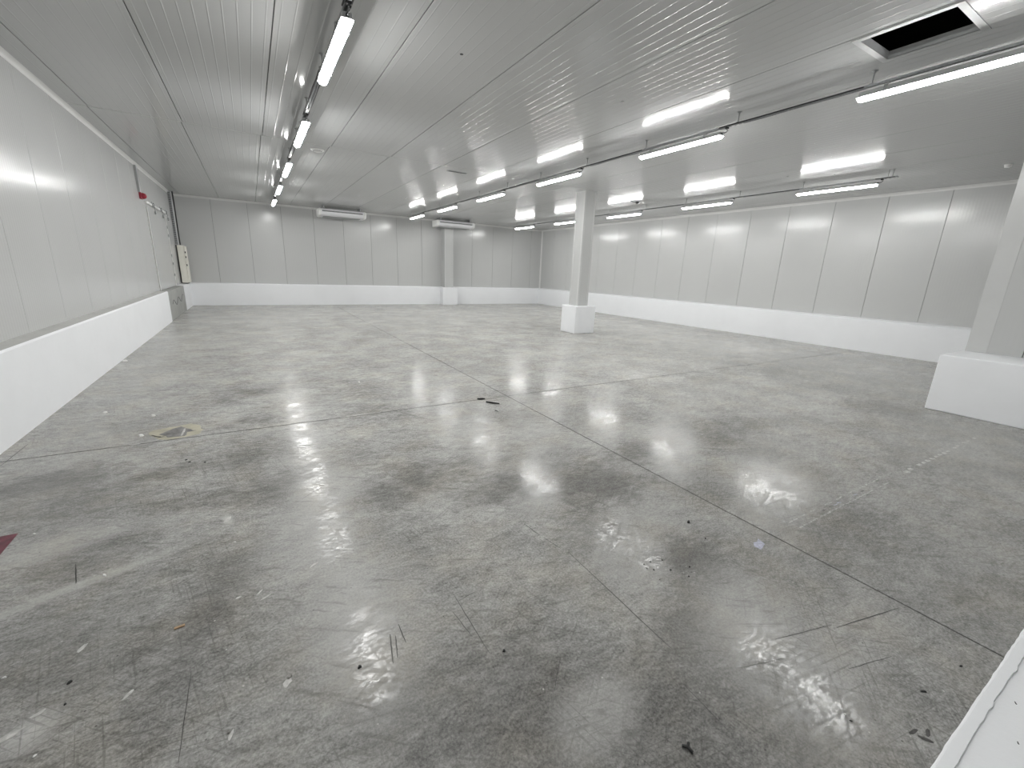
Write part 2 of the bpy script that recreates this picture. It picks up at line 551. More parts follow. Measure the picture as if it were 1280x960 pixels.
wl = tag(MB().box(XL - .25, XL - .03, YF - .25, YB + .25, 0, HC + .06).build('wall_left', M['seal']), 'left wall of pale grey glossy panels with a sliding door at its far end', 'wall', kind='structure')
panels(wl, 'y', XL, 1, seams_from(YF, YB, 6.77), HK - .02, HC + .02, M['panel_y'])
wb = tag(MB().box(XL - .25, XR + .25, YB + .03, YB + .25, 0, HC + .06).build('wall_back', M['seal']), 'back wall of pale grey vertical panels behind the two air conditioners', 'wall', kind='structure')
panels(wb, 'x', YB, -1, [XL, -1.057, 0.085, 1.208, 2.359, 3.501, 4.623, 5.755, 6.906, 8.2, 9.484, 10.64, 11.79, 12.94, XR], HK - .02, HC + .02, M['panel_x'])
wr = tag(MB().box(XR + .03, XR + .25, YF - .25, YB + .25, 0, HC + .06).build('wall_right', M['seal']), 'long right wall of pale grey vertical panels above a white kerb', 'wall', kind='structure')
panels(wr, 'y', XR, -1, seams_from(YF, YB, 3.879, 1.1545), HK - .02, HC + .02, M['panel_y'])
wf = tag(MB().box(XL - .25, XR + .25, YF - .25, YF - .03, 0, HC + .06).build('wall_front', M['seal']), 'front wall of pale grey panels behind the viewer', 'wall', kind='structure')
panels(wf, 'x', YF, 1, seams_from(XL, 8.97, 0.4), HK - .02, HC + .02, M['panel_x'])
# return wall beside the camera on the right
RX, RY = 8.97, 1.93
wt = tag(MB().box(RX + .03, XR - .0, YF, RY - .03, 0, HC + .02).build('wall_return', M['seal']), 'panel-clad wall corner rising from the big white plinth at the right edge', 'wall', kind='structure')
panels(wt, 'y', RX, -1, [YF, -0.93 + 1.15, 1.37, RY - .002], 0.70, HC - .001, M['panel_y'])
panels(wt, 'x', RY, 1, [RX + .002, 10.1, 11.25, 12.4, XR - .002], 0.70, HC - .001, M['panel_x'])
MB().cbox(RX - .004, RX + .01, RY - .215, RY + .004, 0.778, HC - .001, 0.002).build('corner_flashing', M['flash'], wt)
MB().cbox(RX + .011, RX + .215, RY - .01, RY + .004, 0.778, HC - .001, 0.002).build('corner_flashing', M['flash'], wt)

# kerbs --------------------------------------------------------------------
def kerb(name, prof, a0, a1, axis, label, topmat):
    """prof in section; faces on top get their own material"""
    mb = MB()
    mb.extr(prof, a0, a1, axis)
    me = mb.mesh(name, [M['kerb'], M[topmat]])
    for p_ in me.polygons:
        if p_.normal.z > 0.9: p_.material_index = 1
    return tag(link(name, me), label, 'kerb', kind='structure')


c = 0.018
kerb('baseboard_left', [(XL, 0), (XLC, 0), (XLC, HK - c), (XLC - c, HK), (XL, HK)], YFC - .5, 14.70, 'y', 'long white rendered kerb with dusty grey top along the left wall', 'kerbtop')
kerb('baseboard_corner', [(XL, 0), (XLC, 0), (XLC, HK - c), (XLC - c, HK), (XL, HK)], 18.0, YBC, 'y', 'short white kerb piece below the cream cabinet in the far left corner', 'kerb')
kerb('baseboard_back', [(YBC, 0), (YB, 0), (YB, HK + .02), (YBC + .03, HK + .01), (YBC, HK - c)], XL, XR, 'x', 'white rendered kerb along the foot of the back wall', 'kerb')
kerb('baseboard_right', [(XRC, 0), (XR, 0), (XR, HK + .03), (XRC + .04, HK + .005), (XRC, HK - c)], RY, YBC, 'y', 'long white rendered kerb along the foot of the right wall', 'kerb')
# sill of bare concrete below the door
sill = MB().cbox(XL, XLC - .012, 14.70, 18.0, 0, HK - .012, 0.008).build('door_sill', M['rawcon'])
tag(sill, 'bare grey concrete sill below the sliding door', 'sill', kind='structure')
sq = []
for i in range(24):
    a = i / 23
    sq.append((XLC - .010, 15.3 + 2.3 * a, 0.42 + 0.09 * math.sin(a * 15) + 0.05 * a))
MB().tube(sq, 0.006, 5).build('trowel_mark', M['scratch'], sill)
# front kerb, wide, with a ragged render edge
fk = tag(MB().cbox(XL, 8.06, YF, YFC, 0, HK, 0.006).build('baseboard_front', M['kerb']), 'white kerb top with a ragged rendered edge in the lower right corner', 'kerb', kind='structure')
mb = MB()
N = 150
top, bot = [], []
for i in range(N + 1):
    x = 0.5 + 3.0 * i / N
    top.append((x, YFC + 0.001 + 0.0016 * random.random(), HK - 0.012))
    bot.append((x, YFC - 0.021 - 0.004 * math.sin(x * 9) * random.random() - 0.0025 * random.random(), HK))
for i in range(N):
    (xa, ya, za), (xb, yb, zb) = top[i], top[i + 1]
    (xc, yc, _), (xd, yd, _) = bot[i], bot[i + 1]
    h = HK + 0.0035
    mb.add([(xa, ya, za), (xb, yb, zb), (xb, yb - 0.006, h), (xa, ya - 0.006, h)], [(0, 1, 2, 3)])
    mb.add([(xa, ya - 0.006, h), (xb, yb - 0.006, h), (xd, yd, h), (xc, yc, h)], [(0, 1, 2, 3)])
    mb.add([(xc, yc, h), (xd, yd, h), (xd, yd - 0.0012, HK - 0.002), (xc, yc - 0.0012, HK - 0.002)], [(0, 1, 2, 3)])
mb.build('render_edge', M['kerb'], fk)
for (x, y, l_, a) in ((1.32, 0.045, 0.007, 0.5), (1.20, 0.02, 0.006, 0.4)):
    MB().prism([(-l_ / 2, -.001), (l_ / 2, -.0006), (l_ / 2, .0008), (-l_ / 3, .001)], 0, 0.001).build('dirt_speck', M['scratch'], fk, (x, y, HK)).rotation_euler = (0, 0, a)
# wide plinth carrying the return wall
mb = MB().cbox(8.06, RX + .02, YF, 1.965, 0, 0.778, 0.012, 2)
mb.box(RX + .02, XRC, YF, RY + .035, 0, 0.772)
tag(mb.build('baseboard_return', M['kerb']), 'big white rendered plinth at the right edge carrying the wall corner', 'plinth', kind='structure')

# cornices -----------------------------------------------------------------
def quarter(cx, cz, r, sx):
    return [(cx, cz), (cx + sx * r, cz)] + [(cx + sx * r * (1 - math.sin(a * PI / 12)), cz - r * (1 - math.cos(a * PI / 12))) for a in range(1, 6)] + [(cx, cz - r)]


r = 0.065
tag(MB().extr(quarter(XL, HC, r, 1), YF, YB, 'y').build('trim_1', M['trim']), 'pale cove strip where left wall meets ceiling', 'cornice', kind='structure')
tag(MB().extr(quarter(YB, HC, r, -1), XL, XR, 'x').build('trim_2', M['trim']), 'pale cove strip where back wall meets ceiling', 'cornice', kind='structure')
tag(MB().extr(quarter(XR, HC, r, -1), RY, YB, 'y').build('trim_3', M['trim']), 'pale cove strip where right wall meets ceiling', 'cornice', kind='structure')
tag(MB().extr([(XR, YB), (XR - .06, YB), (XR - .045, YB - .03), (XR - .03, YB - .045), (XR, YB - .06)], HK, HC - .06, 'z').build('trim_4', M['trim']), 'vertical cove strip in the far right corner', 'cornice', kind='structure')
tag(MB().extr([(XL, YB), (XL + .06, YB), (XL + .045, YB - .03), (XL + .03, YB - .045), (XL, YB - .06)], HK, HC - .06, 'z').build('trim_5', M['trim']), 'vertical cove strip in the far left corner', 'cornice', kind='structure')

# ceiling hatch --------------------------------------------------------------
hb = MB()
hz = HC + 1.2
hb.box(HX0 - .5, HX1 + .5, HY0 - .5, HY1 + .5, hz, hz + .03)
hb.box(HX0 - .53, HX0 - .5, HY0 - .5, HY1 + .5, HC + .16, hz)
hb.box(HX1 + .5, HX1 + .53, HY0 - .5, HY1 + .5, HC + .16, hz)
hb.box(HX0 - .5, HX1 + .5, HY0 - .53, HY0 - .5, HC + .16, hz)
hb.box(HX0 - .5, HX1 + .5, HY1 + .5, HY1 + .53, HC + .16, hz)
hatch = empty('ceiling_hatch', ((HX0 + HX1) / 2, (HY0 + HY1) / 2, HC))
tag(hatch, 'open black ceiling hatch with a bare aluminium frame', 'hatch', kind='structure')
ho = lambda mb, name, mat: mb.build(name, mat, hatch, (-(HX0 + HX1) / 2, -(HY0 + HY1) / 2, -HC))
ho(hb, 'plenum', M['void'])
fw = 0.055
ho(MB().box(HX0 - fw, HX0, HY0 - fw, HY1 + fw, HC - .006, HC), 'frame_flange', M['frame'])
ho(MB().box(HX1, HX1 + fw, HY0 - fw, HY1 + fw, HC - .006, HC), 'frame_flange', M['frame'])
ho(MB().box(HX0, HX1, HY0 - fw, HY0, HC - .006, HC), 'frame_flange', M['frame'])
ho(MB().box(HX0, HX1, HY1, HY1 + fw, HC - .006, HC), 'frame_flange', M['frame'])
ld = 0.065
ho(MB().box(HX0 - .002, HX0, HY0, HY1, HC - .004, HC + ld), 'frame_lining', M['frame'])
ho(MB().box(HX1, HX1 + .002, HY0, HY1, HC - .004, HC + ld), 'frame_lining', M['frame'])
ho(MB().box(HX0, HX1, HY0 - .002, HY0, HC - .004, HC + ld), 'frame_lining', M['frame'])
ho(MB().box(HX0, HX1, HY1, HY1 + .002, HC - .004, HC + ld), 'frame_lining', M['frame'])
mb = MB()
mb.tube([(5.2, 2.62, HC + .32), (5.2, 2.62, HC + .24), (5.23, 2.60, HC + .2)], 0.03, 8)
mb.tube([(5.16, 2.64, HC + .34), (5.26, 2.58, HC + .34)], 0.022, 8)
ho(mb, 'conduit_elbow', M['grey'])

# ================================================================== COLUMNS
def column(name, x0, x1, y0, y1, px0, px1, py0, py1, ph, label):
    cx, cy = (x0 + x1) / 2, (y0 + y1) / 2
    e = tag(empty(name, (cx, cy, 0)), label, 'column')
    L = (-cx, -cy, 0)
    MB().cbox(px0, px1, py0, py1, 0, ph, 0.014, 2).build('plinth', M['kerb'], e, L)
    MB().box(x0 + .006, x1 - .006, y0 + .006, y1 - .006, ph, HC).build('core', M['panel_x'], e, L)
    fl_ = 0.06
    for sx, xa in ((1, x0), (-1, x1)):
        for sy, ya in ((1, y0), (-1, y1)):
            t_ = 0.006
            pr = [(xa, ya), (xa + sx * fl_, ya), (xa + sx * fl_, ya + sy * t_), (xa + sx * t_, ya + sy * t_), (xa + sx * t_, ya + sy * fl_), (xa, ya + sy * fl_)]
            MB().extr(pr, ph, HC - .001, 'z').build('corner_flashing', M['flash'], e, L)
    for sx, xa in ((1, x0), (-1, x1)):     # face sheets between the flashings
        a, b = sorted((xa + sx * .002, xa + sx * .006))
        MB().box(a, b, y0 + fl_ + .004, y1 - fl_ - .004, ph, HC - .001).build('face_sheet', M['panel_y'], e, L)
    for sy, ya in ((1, y0), (-1, y1)):
        a, b = sorted((ya + sy * .002, ya + sy * .006))
        MB().box(x0 + fl_ + .004, x1 - fl_ - .004, a, b, ph, HC - .001).build('face_sheet', M['panel_x'], e, L)
    MB().box(x0 - .02, x1 + .02, y0 - .02, y1 + .02, HC - .012, HC - .0015).build('head_collar', M['flash'], e, L)
    return e


column('column', 7.97, 8.35, 9.74, 10.13, 7.79, 8.51, 9.56, 10.22, 0.775, 'freestanding square panel-clad column on a white plinth in mid room')
column('column', 7.86, 8.29, 19.56, 20.02, 7.69, 8.46, 19.40, 19.98, 0.81, 'panel-clad pilaster on a white plinth against the back wall')

# ================================================================== DOOR (left wall)
dr = empty('door_1', (XL, 16.45, HK))
tag(dr, 'flush pale grey sliding door in the left wall above the bare sill', 'door', kind='structure')
DL = (-XL, -16.45, -HK)
MB().cbox(XL, XL + .018, 14.98, 17.92, HK - .005, 2.92, 0.004).build('door_leaf', M['panel_y'], dr, DL)
MB().box(XL + .002, XL + .024, 14.96, 15.02, HK, 2.92).build('edge_strip', M['trim'], dr, DL)
MB().box(XL + .002, XL + .024, 17.88, 17.94, HK, 2.92).build('edge_strip', M['trim'], dr, DL)
MB().cbox(XL, XL + .05, 14.9, 18.0, 3.00, 3.06, 0.005).build('track_rail', M['plastic'], dr, DL)
for y in (15.60, 16.85, 17.80):
    mb = MB()
    mb.tube([(XL + .075, y - .16, 3.10), (XL + .085, y - .16, 2.98), (XL + .085, y, 2.98), (XL + .085, y, 3.08)], 0.012, 6)
    mb.tube([(XL + .085, y, 3.08), (XL + .085, y + .05, 3.02), (XL + .085, y + .12, 2.86)], 0.013, 6)
    mb.cbox(XL + .06, XL + .10, y + .08, y + .16, 2.80, 2.88, 0.006)
    mb.build('roller_hanger', M['grey'], dr, DL)
for z in (2.35, 2.6, 1.5, 1.75, 1.15):
    MB().cbox(XL + .02, XL + .04, 17.87, 17.93, z - .04, z + .04, 0.005).build('edge_clip', M['grey'], dr, DL)

# ================================================================== LAMPS
LL = 1.50


def lamp_meshes():
    # diffuser: rounded U section lofted with rounded ends, long axis y from 0 to LL
    def sec(k):
        a = 0.046 * k
        prof = [(-a, -0.001), (-a, -0.005)]
        for q in range(1, 10):
            an = PI + q * PI / 10
            prof.append((a * math.cos(an), -0.005 + 0.034 * k * math.sin(an)))
        prof += [(a, -0.005), (a, -0.001)]
        return prof
    ys = [(0.0, .55), (0.006, .78), (0.016, .92), (0.03, 1.0), (LL - .03, 1.0), (LL - .016, .92), (LL - .006, .78), (LL, .55)]
    mb = MB()
    n = len(sec(1))
    vs = []
    for y, k in ys:
        vs += [(x, y, z) for x, z in sec(k)]
    fs = []
    for i in range(len(ys) - 1):
        for j in range(n - 1):
            fs.append((i * n + j, i * n + j + 1, (i + 1) * n + j + 1, (i + 1) * n + j))
    mb.add(vs, fs, 0, True)
    mb.add(vs[:n], [tuple(range(n))], 0)
    mb.add(vs[-n:], [tuple(reversed(range(n)))], 0)
    d = mb.mesh('diffuser', M['lit'])
    h = MB().cbox(-.0425, .0425, .012, LL - .012, -.002, 0.050, 0.008, 2).cbox(-.056, .056, -.008, LL + .008, -.004, 0.006, 0.003).mesh('housing', M['frame'])
    cl = MB().box(-.060, -.0565, -.012, .012, -.008, .054).box(.0565, .060, -.012, .012, -.008, .054).box(-.060, .060, -.012, .012, .051, .055).box(-.008, .008, -.008, .008, .055, .084).mesh('clip', M['galv'])
    gl = MB().tube([(0, 0.006, .024), (0, -.03, .024)], [0.014, 0.010], 10).mesh('cable_gland', M['black'])
    ld_ = MB().tube([(0, -.028, .024), (0.004, -.06, .030), (0.012, -.080, .045), (0.010, -.06, .055)], 0.006, 6).mesh('power_lead', M['black'])
    return d, h, cl, gl, ld_


D_, H_, C_, G_, P_ = lamp_meshes()
ORD = ['nearest', 'second', 'third', 'fourth', 'fifth', 'sixth']


def lamp(x, y, z, label, group):
    e = tag(empty('led_batten_lamp', (x, y, z)), label, 'lamp', group)
    link('diffuser', D_, e)
    link('housing', H_, e)
    link('clip', C_, e, (0, 0.25, 0))
    link('clip', C_, e, (0, LL - .25, 0))
    link('cable_gland', G_, e)
    link('power_lead', P_, e)
    return e


def rail(x, z, y0, y1, ks, label):
    e = tag(empty('lamp_rail', (x, y0, z)), label, 'rail', 'suspended lamp rails')
    L = (-x, -y0, -z)
    prof = [(x - .0205, z), (x - .009, z), (x - .009, z + .002), (x - .0185, z + .002), (x - .0185, z + .021), (x + .0185, z + .021), (x + .0185, z + .002), (x + .009, z + .002), (x + .009, z), (x + .0205, z), (x + .0205, z + .023), (x - .0205, z + .023)]
    MB().extr(prof, y0, y1, 'y').build('channel', M['galv'], e, L)
    # twin power cables along the channel, dropping into the lamps
    spans = []
    prev = y0 + .04
    for k in ks:
        spans.append((prev, LY0 + LP * k + .04))
        prev = LY0 + LP * k + LL - .04
    for ya, yb in spans:
        if yb - ya < .2:
            continue
        for off, rad in ((0.031, 0.009), (-0.031, 0.007)):
            pts = [(x + off + 0.003 * math.sin(q * 2.1), ya + (yb - ya) * q / 6, z + 0.010 - 0.001 * (q % 3 == 1)) for q in range(7)]
            MB().tube(pts, rad, 6).build('power_cable', M['black'], e, L)
    for k in ks:
        ya = LY0 + LP * k
        for y in (ya - 0.22, ya + LL - 0.10):
            if y0 < y < y1:
                mb = MB().tube([(x, y, z + .01), (x, y, HC)], 0.0065, 6)
                mb.lathe([(0.03, HC), (0.03, HC - .004), (0.012, HC - .012), (0.008, HC - .03)], x, y, 10)
                mb.cbox(x - .022, x + .022, y - .02, y + .02, z + .023, z + .032, 0.002)
                mb.build('hanger_rod', M['grey'], e, L)
        # slotted splice plate left bare just before each lamp
        pl = MB().box(x - .019, x + .019, ya - .30, ya - .09, z - .0025, z - .0005).build('splice_plate', M['frame'], e, L)
        sm = MB()
        for q in range(3):
            yy = ya - .275 + q * .07
            sm.box(x - .006, x + .006, yy, yy + .032, z - .004, z - .0024)
        tag(sm.build('slot', M['black'], pl), kind='stuff')
        # dark end connector
        MB().cbox(x - .024, x + .024, ya - .085, ya - .045, z - .020, z + .006, 0.006).build('connector', M['black'], e, L)
    return e


LY0, LP, LZ = 4.28, 3.12, 3.612
RZ = LZ + 0.085
rows = [(0.88, range(-1, 5), 'left row'), (5.86, range(-1, 5), 'middle row'), (10.90, range(0, 5), 'right row')]
rail(0.88, RZ, 0.75, 18.45, range(-1, 5), 'slim dark lamp rail hanging along the left third of the ceiling')
rail(5.86, RZ, 0.75, 18.45, range(-1, 5), 'slim dark lamp rail hanging along the middle, in front of the column')
rl3 = rail(10.90, RZ, 3.97, 18.45, range(0, 5), 'slim dark lamp rail hanging parallel to the right wall')
mb = MB().tube([(10.9, 4.25 - .12, RZ + .01), (10.9, 4.25 - .12, HC)], 0.0065, 6)
mb.build('hanger_rod', M['grey'], rl3, (-10.9, -3.97, -RZ))
for x, ks, rn in rows:
    for k in ks:
        i = k - ks[0]
        if rn == 'left row':
            lab = ['lit white LED batten just above the picture edge, left row', 'large lit white LED batten, first visible in the left row, overhead',
                   'lit LED batten, second visible in the left row', 'lit LED batten, third visible in the left row', 'lit LED batten, fourth visible in the left row',
                   'lit LED batten at the far end of the left row by the back wall'][i]
        elif rn == 'middle row':
            lab = ['longest lit LED batten below the ceiling hatch, cut by the right picture edge', 'lit LED batten, second from the hatch in the middle row',
                   'lit LED batten, third from the hatch in the middle row, left of column head', 'lit LED batten, fourth from the hatch in the middle row',
                   'lit LED batten, fifth from the hatch in the middle row', 'lit LED batten at the far end of the middle row, between the air conditioners'][i]
        else:
            lab = ['lit LED batten nearest to the viewer in the right row, at the bare rail end', 'lit LED batten, second in the right row along the right wall',
                   'lit LED batten, third in the right row, just right of the column', 'lit LED batten in the right row, partly hidden behind the column',
                   'lit LED batten at the far end of the right row, left of the column'][i]
        lamp(x, LY0 + LP * k, LZ, lab, 'LED batten lamps on the ' + rn)

# ================================================================== AIR CONDITIONERS
def air_con(x0, y0, wd, z0, label):
    e = tag(empty('air_conditioner', (x0 + wd / 2, y0 + .33, z0)), label, 'air conditioner', 'ceiling-hung air conditioners at the back wall')
    L = (-(x0 + wd / 2), -(y0 + .33), -z0)
    h, d = 0.27, 0.66
    ec = 0.11
    # body section: (y, z), front at y0, rounded lower front, sloping underside
    pr = [(y0 + .05, z0 + h), (y0 + .01, z0 + h - .03), (y0, z0 + h - .07), (y0 + .02, z0 + .10), (y0 + .07, z0 + .05), (y0 + .16, z0 + .02), (y0 + d, z0), (y0 + d, z0 + h)]
    MB().extr(pr, x0 + ec, x0 + wd - ec, 'x').build('body', M['acwhite'], e, L)
    pr2 = [(y0 + .04, z0 + h + .004), (y0 + .0, z0 + h - .03), (y0 - .012, z0 + h - .08), (y0 + .008, z0 + .09), (y0 + .06, z0 + .035), (y0 + .16, z0 + .008), (y0 + d, z0 - .008), (y0 + d, z0 + h + .004)]
    for a, b, ins in ((x0, x0 + ec, 0), (x0 + wd - ec, x0 + wd, 1)):
        mb = MB()
        cy_, cz_ = y0 + .3, z0 + .13
        secs = [(a, .80), (a + .02, .93), (a + .05, 1.0), (b, 1.0)] if not ins else [(a, 1.0), (b - .05, 1.0), (b - .02, .93), (b, .80)]
        n = len(pr2)
        vs, fs = [], []
        for xx, k in secs:
            vs += [(xx, cy_ + (p_ - cy_) * k, cz_ + (q - cz_) * k) for p_, q in pr2]
        for i in range(len(secs) - 1):
            for j in range(n):
                fs.append((i * n + j, i * n + (j + 1) % n, (i + 1) * n + (j + 1) % n, (i + 1) * n + j))
        mb.add(vs, fs)
        mb.add(vs[:n], [tuple(range(n))])
        mb.add(vs[-n:], [tuple(range(n))])
        mb.build('end_cap', M['plastic'], e, L)
    lo = MB().box(x0 + ec + .04, x0 + wd - ec - .04, y0 - .004, y0 + .03, z0 + h - .105, z0 + h - .065).build('outlet_slot', M['void'], e, L)
    MB().box(x0 + ec + .05, x0 + wd - ec - .05, y0 - .010, y0 + .0, z0 + h - .088, z0 + h - .082).build('louver', M['acwhite'], lo)
    MB().box(x0 + ec + .1, x0 + wd - ec - .1, y0 + .2, y0 + .6, z0 - .004, z0 + .012).build('intake_grille', M['grey'], e, L)
    for xx in (x0 + .2, x0 + wd - .24):
        MB().box(xx, xx + .04, y0 + .08, y0 + .6, z0 + h, HC - .001).build('bracket', M['galv'], e, L)
    MB().cbox(x0 + .14, x0 + wd - .22, y0 + .14, y0 + .19, z0 + h + .012, z0 + h + .04, .004).build('mounting_rail', M['grey'], e, L)
    return e


air_con(2.42, 18.86, 1.80, 3.47, 'white ceiling-hung air conditioner near the left lamp row, on the plain back wall')
air_con(7.22, 18.86, 1.86, 3.47, 'white ceiling-hung air conditioner in front of the back wall pilaster')

# ================================================================== LEFT WALL FITTINGS
# cabinet
cbx, cby = XL, 19.25
e = tag(empty('electrical_cabinet', (cbx, cby, 0.815)), 'tall cream electrical cabinet on the left wall in the far corner', 'cabinet')
L = (-cbx, -cby, -0.815)
MB().cbox(XL + .034, XL + .215, 19.25, 19.86, 0.84, 2.11, 0.012, 2).build('body', M['beige'], e, L)
dd = MB().cbox(XL + .218, XL + .250, 19.255, 19.855, 0.85, 2.10, 0.014, 2).build('door', M['beige'], e, L)
for z in (1.88, 1.72, 1.45):
    MB().cbox(XL + .235, XL + .262, 19.235, 19.268, z - .03, z + .03, 0.005).build('latch', M['black'], dd, None)
MB().box(XL + .022, XL + .034, 19.235, 19.875, 0.83, 2.12).build('back_plate', M['black'], e, L)
MB().box(XL + .03, XL + .20, 19.27, 19.84, 0.815, 0.84).build('base', M['black'], e, L)
# cable channel and cables
e = tag(empty('cable_channel', (XL + .07, 19.3, 2.12)), 'perforated steel cable channel dropping from the ceiling to the cream cabinet', 'cable channel')
L = (-(XL + .07), -19.3, -2.12)
MB().box(XL + .004, XL + .075, 19.28, 19.34, 2.12, HC - .001).build('channel', M['galv'], e, L)
sm = MB()
for i in range(24):
    z = 2.16 + i * .07
    sm.box(XL + .015, XL + .032, 19.277, 19.281, z, z + .04)
    sm.box(XL + .046, XL + .062, 19.277, 19.281, z, z + .04)
tag(sm.build('perforation', M['black'], e, L), kind='stuff')
tag(MB().tube([(XL + .135, 19.30, HC - .002), (XL + .137, 19.30, 3.2), (XL + .132, 19.30, 2.5), (XL + .134, 19.30, 2.25), (XL + .136, 19.30, 2.12)], 0.021, 8).build('power_cable', M['black']),
    'thick black power cable running beside the perforated channel to the cabinet', 'cable')
tag(MB().tube([(XL + .096, 19.31, HC - .002), (XL + .096, 19.31, 2.12)], 0.012, 8).build('grey_conduit', M['alu']),
    'thin pale conduit between the perforated channel and the black cable', 'conduit')
# beacon with conduit
e = tag(empty('alarm_beacon', (XL, 14.42, 3.12)), 'red alarm beacon on the left wall before the sliding door', 'alarm beacon')
L = (-XL, -14.42, -3.12)
MB().cbox(XL, XL + .05, 14.32, 14.52, 3.04, 3.20, 0.012, 2).build('base', M['red'], e, L)
mb = MB()
prof = [(0.085, 0.05), (0.083, 0.08), (0.070, 0.11), (0.045, 0.13), (0.001, 0.14)]
vs, fs = [], []
n = 16
for r_, xx in prof:
    vs += [(XL + xx, 14.42 + 1.15 * r_ * math.cos(2 * PI * k / n), 3.12 + 0.85 * r_ * math.sin(2 * PI * k / n)) for k in range(n)]
for i in range(len(prof) - 1):
    for k in range(n):
        fs.append((i * n + k, i * n + (k + 1) % n, (i + 1) * n + (k + 1) % n, (i + 1) * n + k))
mb.add(vs, fs, 0, True)
mb.build('lens', M['red'], e, L)
e = tag(empty('trunking', (XL, 14.30, 3.2)), 'grey cable trunking from the ceiling down to the red beacon', 'trunking')
L = (-XL, -14.30, -3.2)
MB().cbox(XL, XL + .045, 14.24, 14.36, 3.19, HC - .06, 0.004).build('duct', M['grey'], e, L)
MB().box(XL + .045, XL + .05, 14.265, 14.335, 3.19, HC - .06).build('cover', M['alu'], e, L)

# ================================================================== CEILING FITTINGS
e = tag(empty('smoke_detector', (11.87, 2.74, HC)), 'white round smoke detector near the right wall corner', 'smoke detector')
MB().lathe([(0.055, 0), (0.055, -.012), (0.05, -.02), (0.045, -.045), (0.02, -.052), (0.001, -.052)], 0, 0).build('body', M['plastic'], e)
MB().lathe([(0.048, -.024), (0.048, -.030)], 0, 0).build('vent_ring', M['grey'], e)
MB().cbox(0.06, 0.14, -.012, .012, -.02, 0, .004).build('cable_clip', M['grey'], e)
e = tag(empty('ceiling_diffuser', (1.358, 10.05, HC)), 'round white ceiling vent beside the second lamp of the left row', 'vent')
MB().lathe([(0.125, 0), (0.125, -.010), (0.10, -.028), (0.085, -.030)], 0, 0, 28).build('rim', M['plastic'], e)
MB().lathe([(0.075, -.034), (0.075, -.038), (0.03, -.050), (0.001, -.052)], 0, 0, 24).build('cone', M['plastic'], e)
MB().lathe([(0.084, -.0305), (0.084, -.032)], 0, 0, 24).build('gap', M['void'], e)
e = tag(empty('slot_vent', (4.34, 10.03, HC)), 'small dark slot vent beyond the transverse ceiling joint', 'vent')
MB().box(-.24, .24, -.045, .045, -.010, 0).build('frame', M['grey'], e)
MB().box(-.22, .22, -.030, .030, -.0125, -.0095).build('slot', M['void'], e)
for q in range(2):
    MB().box(-.22, .22, -.012 + q * .018, -.006 + q * .018, -.016, -.0125).build('louver', M['galv'], e)
e = tag(empty('ceiling_bracket', (10.2, 10.09, HC)), 'dark cable bracket on the ceiling just right of the column head', 'bracket')
MB().box(-.20, .16, -.03, .03, -.012, 0).build('plate', M['grey'], e)
MB().lathe([(0.05, -.012), (0.05, -.04), (0.03, -.055), (0.001, -.056)], .08, 0).build('junction_box', M['black'], e)
MB().tube([(-.18, 0, -.015), (-.1, .01, -.03), (.05, 0, -.03)], .008, 6).build('cable_end', M['black'], e)

# ================================================================== FLOOR MARKS (parts of the floor)
def strip(pts, wds, name, mat, h=0.0008, jit=0.0):
    mb = MB()
    vs = []
    for i, (x, y) in enumerate(pts):
        a = pts[max(i - 1, 0)]
        b = pts[min(i + 1, len(pts) - 1)]
        dx, dy = b[0] - a[0], b[1] - a[1]
        l_ = math.hypot(dx, dy)
        nx, ny = -dy / l_, dx / l_
        wd = wds if not isinstance(wds, (list, tuple)) else wds[i]
        j = random.uniform(-jit, jit)
        vs += [(x + nx * (wd / 2 + j), y + ny * (wd / 2 + j), h), (x - nx * (wd / 2 - j), y - ny * (wd / 2 - j), h)]
    n = len(pts)
    mb.add(vs, [(2 * i, 2 * i + 1, 2 * i + 3, 2 * i + 2) for i in range(n - 1)])
    return mb.build(name, mat, fl)


def seg(a, b, wd, mat='scratch', name='scratch', n=8, jit=0.0012, h=0.0008):
    pts = [(a[0] + (b[0] - a[0]) * i / n + random.uniform(-jit, jit), a[1] + (b[1] - a[1]) * i / n + random.uniform(-jit, jit)) for i in range(n + 1)]
    strip(pts, [wd * (0.35 + 0.65 * math.sin(PI * (i + .6) / (n + 1.2))) for i in range(n + 1)], name, M[mat], h)


